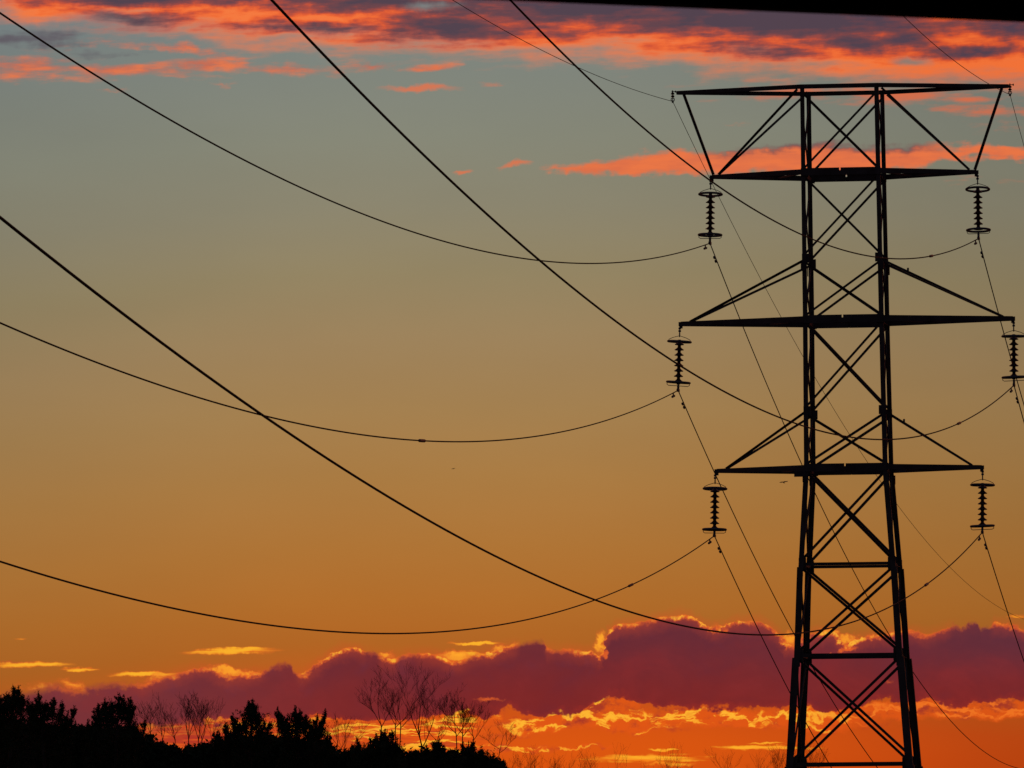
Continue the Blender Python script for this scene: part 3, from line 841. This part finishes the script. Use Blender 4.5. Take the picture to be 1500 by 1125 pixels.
def pine(cx, D, tips, low_y, spread, seed, label, dens=1.0):
    """upswept pine: every entry of tips is the top of one shoot"""
    rng = np.random.default_rng(seed); rr = random.Random(seed)
    base = sky_px(cx, 1194, D); base.z = 0
    e = empty('pine_tree', base, label, 'pine tree', 'dark pine trees along the lower left')
    tb = MB(); pts = []
    main = max(tips, key=lambda t: -t[1] - abs(t[0] - cx) * .3)
    mp = sky_px(main[0], main[1], D) - base
    ax = [Vector((0, 0, 0)), Vector((mp.x * .15, 0, mp.z * .4)), Vector((mp.x * .6, rr.uniform(-.2, .2), mp.z * .75)), mp - Vector((0, 0, .15))]
    tube(tb, ax, [.24, .17, .09, .015], 8)
    def onax(f):
        f *= 3; i = min(int(f), 2); return ax[i].lerp(ax[i + 1], f - i)
    tb_limbs = MB()
    for (tx, ty, rad) in tips:
        tp = sky_px(tx, ty, D) - base; tp.y = rr.uniform(-1.2, 1.2) * min(1, abs(tx - cx) / 30 + .2)
        r = rad * D / FPX
        st = onax(max(.25, min(.95, (tp.z - 2.2 - abs(tp.x) * .6) / mp.z)))
        knee = Vector((st.x + (tp.x - st.x) * .75, st.y + (tp.y - st.y) * .8, st.z + (tp.z - st.z) * .42))
        if (tp - mp).length > .05: tube(tb_limbs, [st, knee, tp - Vector((0, 0, .12))], [.05, .03, .01], 5)
        # shoot: tufts up the leader, each holding a little upturned spray
        h = tp.z - knee.z; nz = int(h / .11) + 4
        for i in range(nz):
            f = i / nz
            zc = tp.z - f * (h + .6)
            c = Vector((tp.x + (knee.x - tp.x) * max(0, f - .1), tp.y + (knee.y - tp.y) * f, zc))
            ww = r * (.06 + 1.35 * f ** 1.05)
            pts.append(np.array(c) + rng.normal(size=(7, 3)) * np.array([.028, .028, .07]))
            for j in range(int((1 + 5 * f) * dens)):
                a = rr.uniform(0, 6.283); q = ww * rr.random() ** .5 * (1.0 if rr.random() < .75 else 1.45)
                cc = Vector((c.x + math.cos(a) * q, c.y + math.sin(a) * q, zc + q * .5 - .05))
                n = rr.randint(7, 13); s = rr.uniform(.05, .11)
                pts.append(np.array(cc) + rng.normal(size=(n, 3)) * np.array([s * .8, s * .8, s * 1.2]))
        # upturned side sprigs make the spiky outline
        for i in range(11):
            f = rr.uniform(.08, .95) ** .9
            zc = tp.z - .15 - f * (h + .3); a = rr.uniform(0, 6.283); lh_ = rr.uniform(.22, .5) * (.45 + 1.2 * f)
            o_ = Vector((tp.x + (knee.x - tp.x) * max(0, f - .1), tp.y + (knee.y - tp.y) * f, zc))
            e_ = o_ + Vector((math.cos(a) * lh_ * .75, math.sin(a) * lh_ * .75, lh_ * rr.uniform(.7, 1.15)))
            tube(tb_limbs, [o_, o_.lerp(e_, .5) - Vector((0, 0, .03)), e_], [.014, .011, .006], 4)
            m = int(5 + lh_ * 12)
            for j in range(m):
                g2 = .25 + .8 * j / m
                pts.append(np.array(o_.lerp(e_, g2)) + rng.normal(size=(8, 3)) * np.array([.042, .042, .055]))
    # layered boughs below, filling the crown
    zlow = (sky_px(cx, low_y, D) - base).z
    sp = spread * D / FPX
    zt = mp.z - 1.0
    nb = int(46 * dens)
    for i in range(nb):
        f = (i + rr.random()) / nb; z = zt - f * (zt - 1.2)
        a = rr.uniform(0, 6.283)
        reach = sp * min(1, .35 + (zt - z) / max(zt - zlow, .5) * .65) * rr.uniform(.6, 1.08)
        o = onax(max(.05, min(1, (z - .3) / mp.z)))
        tip = o + Vector((math.cos(a) * reach, math.sin(a) * reach, rr.uniform(.2, .7)))
        tube(tb_limbs, [o, o.lerp(tip, .55) - Vector((0, 0, .08)), tip], [.045, .03, .008], 5)
        for j in range(int(16 * dens)):
            g2 = rr.uniform(.15, 1.0); c = o.lerp(tip, g2) + Vector((rr.gauss(0, .16), rr.gauss(0, .16), rr.gauss(.05, .14)))
            n = rr.randint(9, 14); s = rr.uniform(.07, .14)
            pts.append(np.array(c) + rng.normal(size=(n, 3)) * s)
    tt = sorted(tips); xs = [t[0] for t in tt]; ys = [t[1] for t in tt]
    for i in range(int((xs[-1] - xs[0]) * 7 * dens)):
        x_ = rr.uniform(xs[0] + 2, xs[-1] - 2)
        yt = float(np.interp(x_, xs, ys)) + 9 + 10 * rr.random()
        p_ = sky_px(x_, yt, D) - base
        z_ = p_.z * (1 - .62 * rr.random() ** 1.35); dpt = rr.gauss(0, .9)
        edge = max(0.0, 1 - (p_.z - z_) / 1.6)
        pts.append(np.array((p_.x, dpt, z_)) + rng.normal(size=(12, 3)) * np.array([.10, .10, .12]))
    tb.build('trunk', BARK, e, True)
    tb_limbs.build('limbs', BARK, e, True)
    leaves('crown', np.concatenate(pts), .125, rng, e)
    return e


pine(14, 545, [(-22, 1030, 9), (-8, 1022, 8), (1, 1021, 6), (11, 1017, 6), (20, 1007, 6), (28, 1008, 5), (34, 1019, 5)], 1060, 46, 1, 'dark pine at the far left picture edge, the highest tree tip')
pine(70, 560, [(41, 1025, 5), (48, 1030, 5), (57, 1016, 6), (67, 1029, 6), (79, 1023, 6), (91, 1029, 6), (101, 1043, 6), (109, 1036, 6)], 1070, 44, 2, 'broad dark pine with a row of pointed shoots, second from the left')
pine(168, 550, [(119, 1064, 6), (130, 1056, 5), (137, 1040, 5), (144, 1033, 6), (153, 1025, 6), (163, 1032, 6), (175, 1017, 6), (182, 1020, 5), (192, 1023, 5), (196, 1032, 5), (203, 1062, 5), (212, 1056, 6)], 1072, 46, 3,
     'bushy dark pine with ragged crown between the left pines and the bare thicket')
pine(366, 555, [(331, 1060, 5), (341, 1047, 5), (348, 1058, 6), (358, 1052, 6), (365, 1028, 7), (370, 1025, 7), (378, 1044, 5), (387, 1057, 5), (395, 1058, 5), (320, 1072, 6)], 1082, 42, 4,
     'dark pine with one thick upright top and a shoulder on its left')
pine(440, 560, [(407, 1036, 5), (411, 1046, 5), (420, 1052, 5), (433, 1036, 5), (439, 1041, 5), (449, 1048, 5), (457, 1060, 6), (465, 1049, 5), (472, 1052, 4), (477, 1041, 4), (484, 1077, 6)], 1080, 44, 5,
     'dark pine with several separate fingers, the last leaning right')
pine(560, 540, [(510, 1100, 5), (523, 1081, 5), (533, 1090, 5), (542, 1081, 5), (551, 1077, 5), (558, 1071, 6), (564, 1070, 5), (574, 1071, 5), (582, 1081, 5), (590, 1098, 5)], 1098, 36, 6,
     'low dark pine standing in front of the bare trees')
pine(634, 565, [(608, 1100, 5), (617, 1104, 5), (625, 1092, 5), (638, 1087, 4), (643, 1084, 4), (650, 1094, 4), (657, 1100, 5)], 1105, 26, 7, 'small narrow dark pine just right of the tall bare tree')
pine(694, 550, [(667, 1098, 5), (678, 1089, 6), (686, 1088, 5), (692, 1087, 5), (705, 1095, 5), (714, 1102, 5), (723, 1105, 5), (734, 1116, 5)], 1106, 34, 8, 'low rounded dark pine at the right end of the row')


# ---- bare trees
def bare(x, y0, D, top, spread, seed, label, lean_px=0, stems=1, thick=.10, depth=5, cat='bare tree', name='bare_tree', group='leafless trees among the pines', kink=.30, fine=.52):
    rr = random.Random(seed)
    base = sky_px(x, 1194, D); base.z = 0
    e = empty(name, base, label, cat, group)
    tk, tw = MB(), MB()
    H = (sky_px(x, top, D) - base).z
    S = spread * D / FPX
    lx = lean_px * D / FPX; thick *= .78
    fork = max(.12, ((sky_px(x, y0, D) - base).z) / H)

    def grow(p, d, ln, r, lv):
        n = 4; pts = [p]; q = p.copy(); dd = d.copy(); rads = [r]
        for i in range(n):
            dd = (dd + Vector((rr.gauss(0, kink), rr.gauss(0, kink), rr.gauss(.05, kink * .6))) * .34 + Vector((0, 0, .05))).normalized()
            q = q + dd * (ln / n); pts.append(q.copy()); rads.append(max(.010 * fine, r * (1 - .45 * (i + 1) / n)))
        tube(tk if lv <= 1 else tw, pts, rads, 6 if lv <= 1 else 4)
        if lv >= depth: return
        for i in range(1, n + 1):
            k = 1 if i < n else 2
            if rr.random() < (.30 if lv < 3 else .5) and i < n: continue
            for _ in range(k):
                side = Vector((rr.gauss(0, 1), rr.gauss(0, 1), rr.uniform(-.1, .7)))
                nd = (dd * 1.0 + side.normalized() * rr.uniform(.45, .95)).normalized()
                if nd.z < .05 and rr.random() < .7: nd.z = abs(nd.z) + .15
                grow(pts[i], nd.normalized(), ln * rr.uniform(.42, .80), max(.010 * fine, rads[i] * rr.uniform(.55, .75) * (.8 if fine < 1 else 1)), lv + 1)

    for s in range(stems):
        sx = (s - (stems - 1) / 2) * (S * .9 / max(1, stems))
        top_f = Vector((lx * .6 + sx * .8, rr.uniform(-.3, .3), H * fork))
        pts = [Vector((sx * .2, 0, 0)), Vector((sx * .4 + lx * .1, rr.gauss(0, .05), H * fork * .5)), top_f]
        tube(tk, pts, [thick, thick * .8, thick * .62], 7)
        nm = 3 if stems < 3 else 2
        for j in range(nm):
            sgn = (j - (nm - 1) / 2)
            d = Vector((sgn * S / (H * (1 - fork)) * 1.5 + lx * .25 + rr.gauss(0, .08), rr.gauss(0, .35), 1)).normalized()
            grow(top_f - Vector((0, 0, j * .12)), d, H * (1 - fork) * (.62 if j != nm // 2 else .72) * rr.uniform(.85, 1.0), thick * .5, 1)
    tk.build('trunk', BARK, e, True)
    tw.build('twigs', BARK, e, True)
    return e


bare(222, 1075, 590, 1036, 7, 21, 'faint slender bare tree just right of the bushy pine', 0, 1, .06, 4, fine=.62)
bare(238, 1082, 600, 1038, 8, 22, 'thin bare tree, second of the thicket between the pines', 2, 1, .06, 4, fine=.62)
bare(258, 1085, 600, 1046, 8, 27, 'short bare tree with fine twigs in the thicket', 0, 1, .06, 4, fine=.62)
bare(278, 1080, 585, 1031, 10, 23, 'tallest bare tree of the thicket left of the thick-topped pine', -1, 1, .08, 5, fine=.62)
bare(292, 1082, 595, 1033, 14, 24, 'wide bare tree beside the tallest one of the thicket', 4, 2, .07, 4, fine=.62)
bare(312, 1090, 600, 1052, 9, 28, 'low bare tree against the left shoulder of the thick-topped pine', 2, 1, .05, 4, fine=.62)
bare(502, 1102, 575, 1056, 34, 25, 'bare tree with fanned twigs between the fingered pine and low pine', -4, 2, .07, 4)
bare(561, 1062, 585, 1011, 26, 31, 'upright bare tree whose twigs reach left, above the low pine', -2, 1, .085, 5)
bare(582, 1062, 580, 1018, 22, 32, 'fan shaped bare tree with spreading forks, right behind the low pine', 4, 2, .08, 4)
bare(608, 1092, 570, 1001, 36, 33, 'tallest bare tree, forked high, leaning right', 18, 1, .12, 5, kink=.36)
bare(640, 1085, 590, 1048, 24, 34, 'small bare tree right of the tallest bare tree', 2, 1, .06, 4)
bare(674, 1075, 580, 1032, 26, 35, 'bare tree with round twiggy crown above the rightmost pine', 0, 2, .08, 5)
bare(690, 1080, 590, 1040, 22, 36, 'bare tree leaning right behind the rightmost pine', 8, 1, .07, 4)
bare(720, 1098, 570, 1066, 34, 37, 'low bare tree arching out to the right past the pines', 22, 1, .06, 4, kink=.42)
bg_ = 'distant bare saplings along the bottom edge'
for i, (x, top, D, sp, lab) in enumerate([(752, 1116, 760, 7, 'leafless sapling just right of the arching bare tree'), (772, 1113, 800, 14, 'low twiggy bush at the bottom edge right of the pines'),
                                     (812, 1116, 800, 15, 'low rounded leafless bush below the bright streak'), (861, 1117, 820, 18, 'wide low leafless bush at the bottom edge'),
                                     (911, 1097, 780, 3, 'single thin sapling left of the bright streak middle'), (944, 1118, 800, 4, 'very short sapling at the bottom edge'), (976, 1110, 790, 7, 'short forked sapling beside the tallest thin one'),
                                     (988, 1097, 780, 2, 'single thin straight sapling under the bright streak'), (1008, 1118, 800, 4, 'tiny sapling right of the thin straight one'), (1072, 1110, 790, 7, 'forked sapling halfway to the pylon'),
                                     (1106, 1107, 780, 9, 'twiggy sapling left of the pylon foot'), (1141, 1104, 780, 11, 'larger twiggy sapling close by the pylon leg'), (1194, 1104, 780, 10, 'sapling seen between the pylon legs')]):
    bare(x, 1164, D, top + 4, sp * .8, 60 + i, lab, rnd.uniform(-2, 2), 1 if sp < 10 else 3, .035, 3 if sp < 5 else 4, 'sapling', 'bare_sapling', bg_, .22, .5)

# ---- dark undergrowth closing the gaps below the crowns
rng = np.random.default_rng(5)
pts = []
D = 572.0
for x in np.arange(-60, 738, 1.6):
    ty = np.interp(x, [-60, 110, 200, 232, 262, 300, 330, 480, 500, 520, 600, 660, 735], [1050, 1072, 1076, 1094, 1106, 1100, 1084, 1092, 1110, 1104, 1110, 1106, 1120]) + 5 * math.sin(x * .31) + rng.normal() * 3
    t = sky_px(x, ty, D); n = 64
    zz = t.z * (1 - rng.random(n) ** 1.3 * .8)
    c = np.stack([t.x + rng.normal(size=n) * .12, D + rng.uniform(-5, 5, n), zz], 1)
    for q in c: pts.append(q + rng.normal(size=(7, 3)) * .12)
ug = leaves('undergrowth', np.concatenate(pts), .24, rng, None, flat=.8)
tag(ug, 'dense dark undergrowth filling in below the pines', 'undergrowth', None, 'stuff')


# ------------------------------------------------------------------ birds
def bird(pos, span, label, bank, flap):
    e = MB()
    s = span / 2
    # body along Y, tapered
    prof = [(-.42, .0), (-.36, .05), (-.2, .11), (0, .13), (.2, .10), (.32, .075), (.40, .07), (.46, .045), (.52, .01)]
    n = 8; vs = []; fs = []
    for y, r in prof:
        for k in range(n):
            a = 2 * math.pi * k / n
            vs.append(Vector((r * .8 * math.cos(a), y, r * .8 * math.sin(a))) * s)
    for i in range(len(prof) - 1):
        for k in range(n): fs.append((i * n + k, i * n + (k + 1) % n, (i + 1) * n + (k + 1) % n, (i + 1) * n + k))
    e.add(vs, fs)
    e.add([Vector(q) * s for q in ((-.05, -.35, .01), (.05, -.35, .01), (.13, -.62, 0), (-.13, -.62, 0), (-.05, -.35, -.01), (.05, -.35, -.01), (.13, -.62, -.01), (-.13, -.62, -.01))],
          [(0, 1, 2, 3), (7, 6, 5, 4), (0, 4, 5, 1), (1, 5, 6, 2), (2, 6, 7, 3), (3, 7, 4, 0)])
    o = e.build('bird', FEATHER, None, True)
    for sg in (-1, 1):
        w = MB()
        st = [(.06, .02, .24, -.24), (.35, .02 + flap * .5, .26, -.22), (.65, .02 + flap * .45, .18, -.20), (1.0, .02 + flap, -.06, -.2)]
        vs = []
        for x, z, yf, yb in st:
            vs += [Vector((sg * x, yf, z + .03)) * s, Vector((sg * x, yb, z + .01)) * s, Vector((sg * x, yb, z - .004)) * s, Vector((sg * x, yf, z - .03)) * s]
        w.add(vs, [(i * 4 + k, i * 4 + (k + 1) % 4, i * 4 + 4 + (k + 1) % 4, i * 4 + 4 + k) for i in range(3) for k in range(4)] + [(0, 1, 2, 3), (15, 14, 13, 12)])
        w.build('wing', FEATHER, o, False)
    o.location = pos; o.rotation_euler = (R(24), bank, R(20))
    tag(o, label, 'bird', 'birds in the evening sky')
    return o


bird(sky_px(1148, 707, 480), .58, 'small dark bird gliding just left of the pylon below the lowest crossarm', R(-8), .16)
bird(sky_px(664, 687, 1100), .62, 'tiny far bird alone in the open sky at mid picture', R(-14), .16)

# ------------------------------------------------------------------ dark porch roof over the photographer
D0 = 9.0
pr = (1500 - 755.35) / FPX * D0
edge_p = sky_px(1500, 29.5, D0)
yaw = 0.0
# second point of the edge is found on the bearing of x=750, at the same height
tan_el0 = (sky_px(750, -2, 1.0).z - EYE)
D1 = (edge_p.z - EYE) / tan_el0
q = sky_px(750, -2, D1)
ed = (q - edge_p); ed.z = 0; ed.normalize()              # along the eave, leftwards
inn = Vector((-ed.y, ed.x, 0))
if inn.y > 0: inn = -inn                                  # towards the house, behind the camera
roof = empty('porch_roof', Vector((edge_p.x, edge_p.y, 0)), 'out of focus black porch roof edge across the upper right corner', 'roof')
o0 = Vector((0, 0, edge_p.z)); cx_ = -ed * 1.0
mb = MB()


def slab(mb, c0, length, d0, d1, z0, z1, z2=None, z3=None):
    """board along the eave from d0 to d1 inwards; heights may rise towards the house"""
    z2 = z0 if z2 is None else z2; z3 = z1 if z3 is None else z3
    vs = []
    for s in (-1, 1):
        b = c0 + ed * (s * length / 2)
        vs += [b + inn * d0 + Z_ * z0, b + inn * d0 + Z_ * z1, b + inn * d1 + Z_ * z3, b + inn * d1 + Z_ * z2]
    mb.add(vs, [(0, 1, 2, 3), (7, 6, 5, 4), (0, 4, 5, 1), (1, 5, 6, 2), (2, 6, 7, 3), (3, 7, 4, 0)])


slab(mb, o0, 17.0, 0, .035, 0, .20); mb.build('fascia', WOODM, roof)
mb = MB(); slab(mb, o0, 17.1, -.05, 9.9, .203, .235, .203 + .9, .235 + .9); mb.build('roof_deck', WOODM, roof)
mb = MB(); slab(mb, o0, 16.9, .037, 9.6, .03, .045); mb.build('soffit', WOODM, roof)
mb = MB(); slab(mb, o0, 17.0, 9.62, 9.70, -edge_p.z, 1.05); mb.build('back_wall', WOODM, roof)
for s in (-8.2, 8.2):
    mb = MB(); c = ed * s + inn * .12
    box(mb, c + Z_ * ((edge_p.z + .03) / 2), (.12, .12, edge_p.z + .03), (ed, inn, Z_)); mb.build('post', WOODM, roof)
print('eave', edge_p, q, ed)
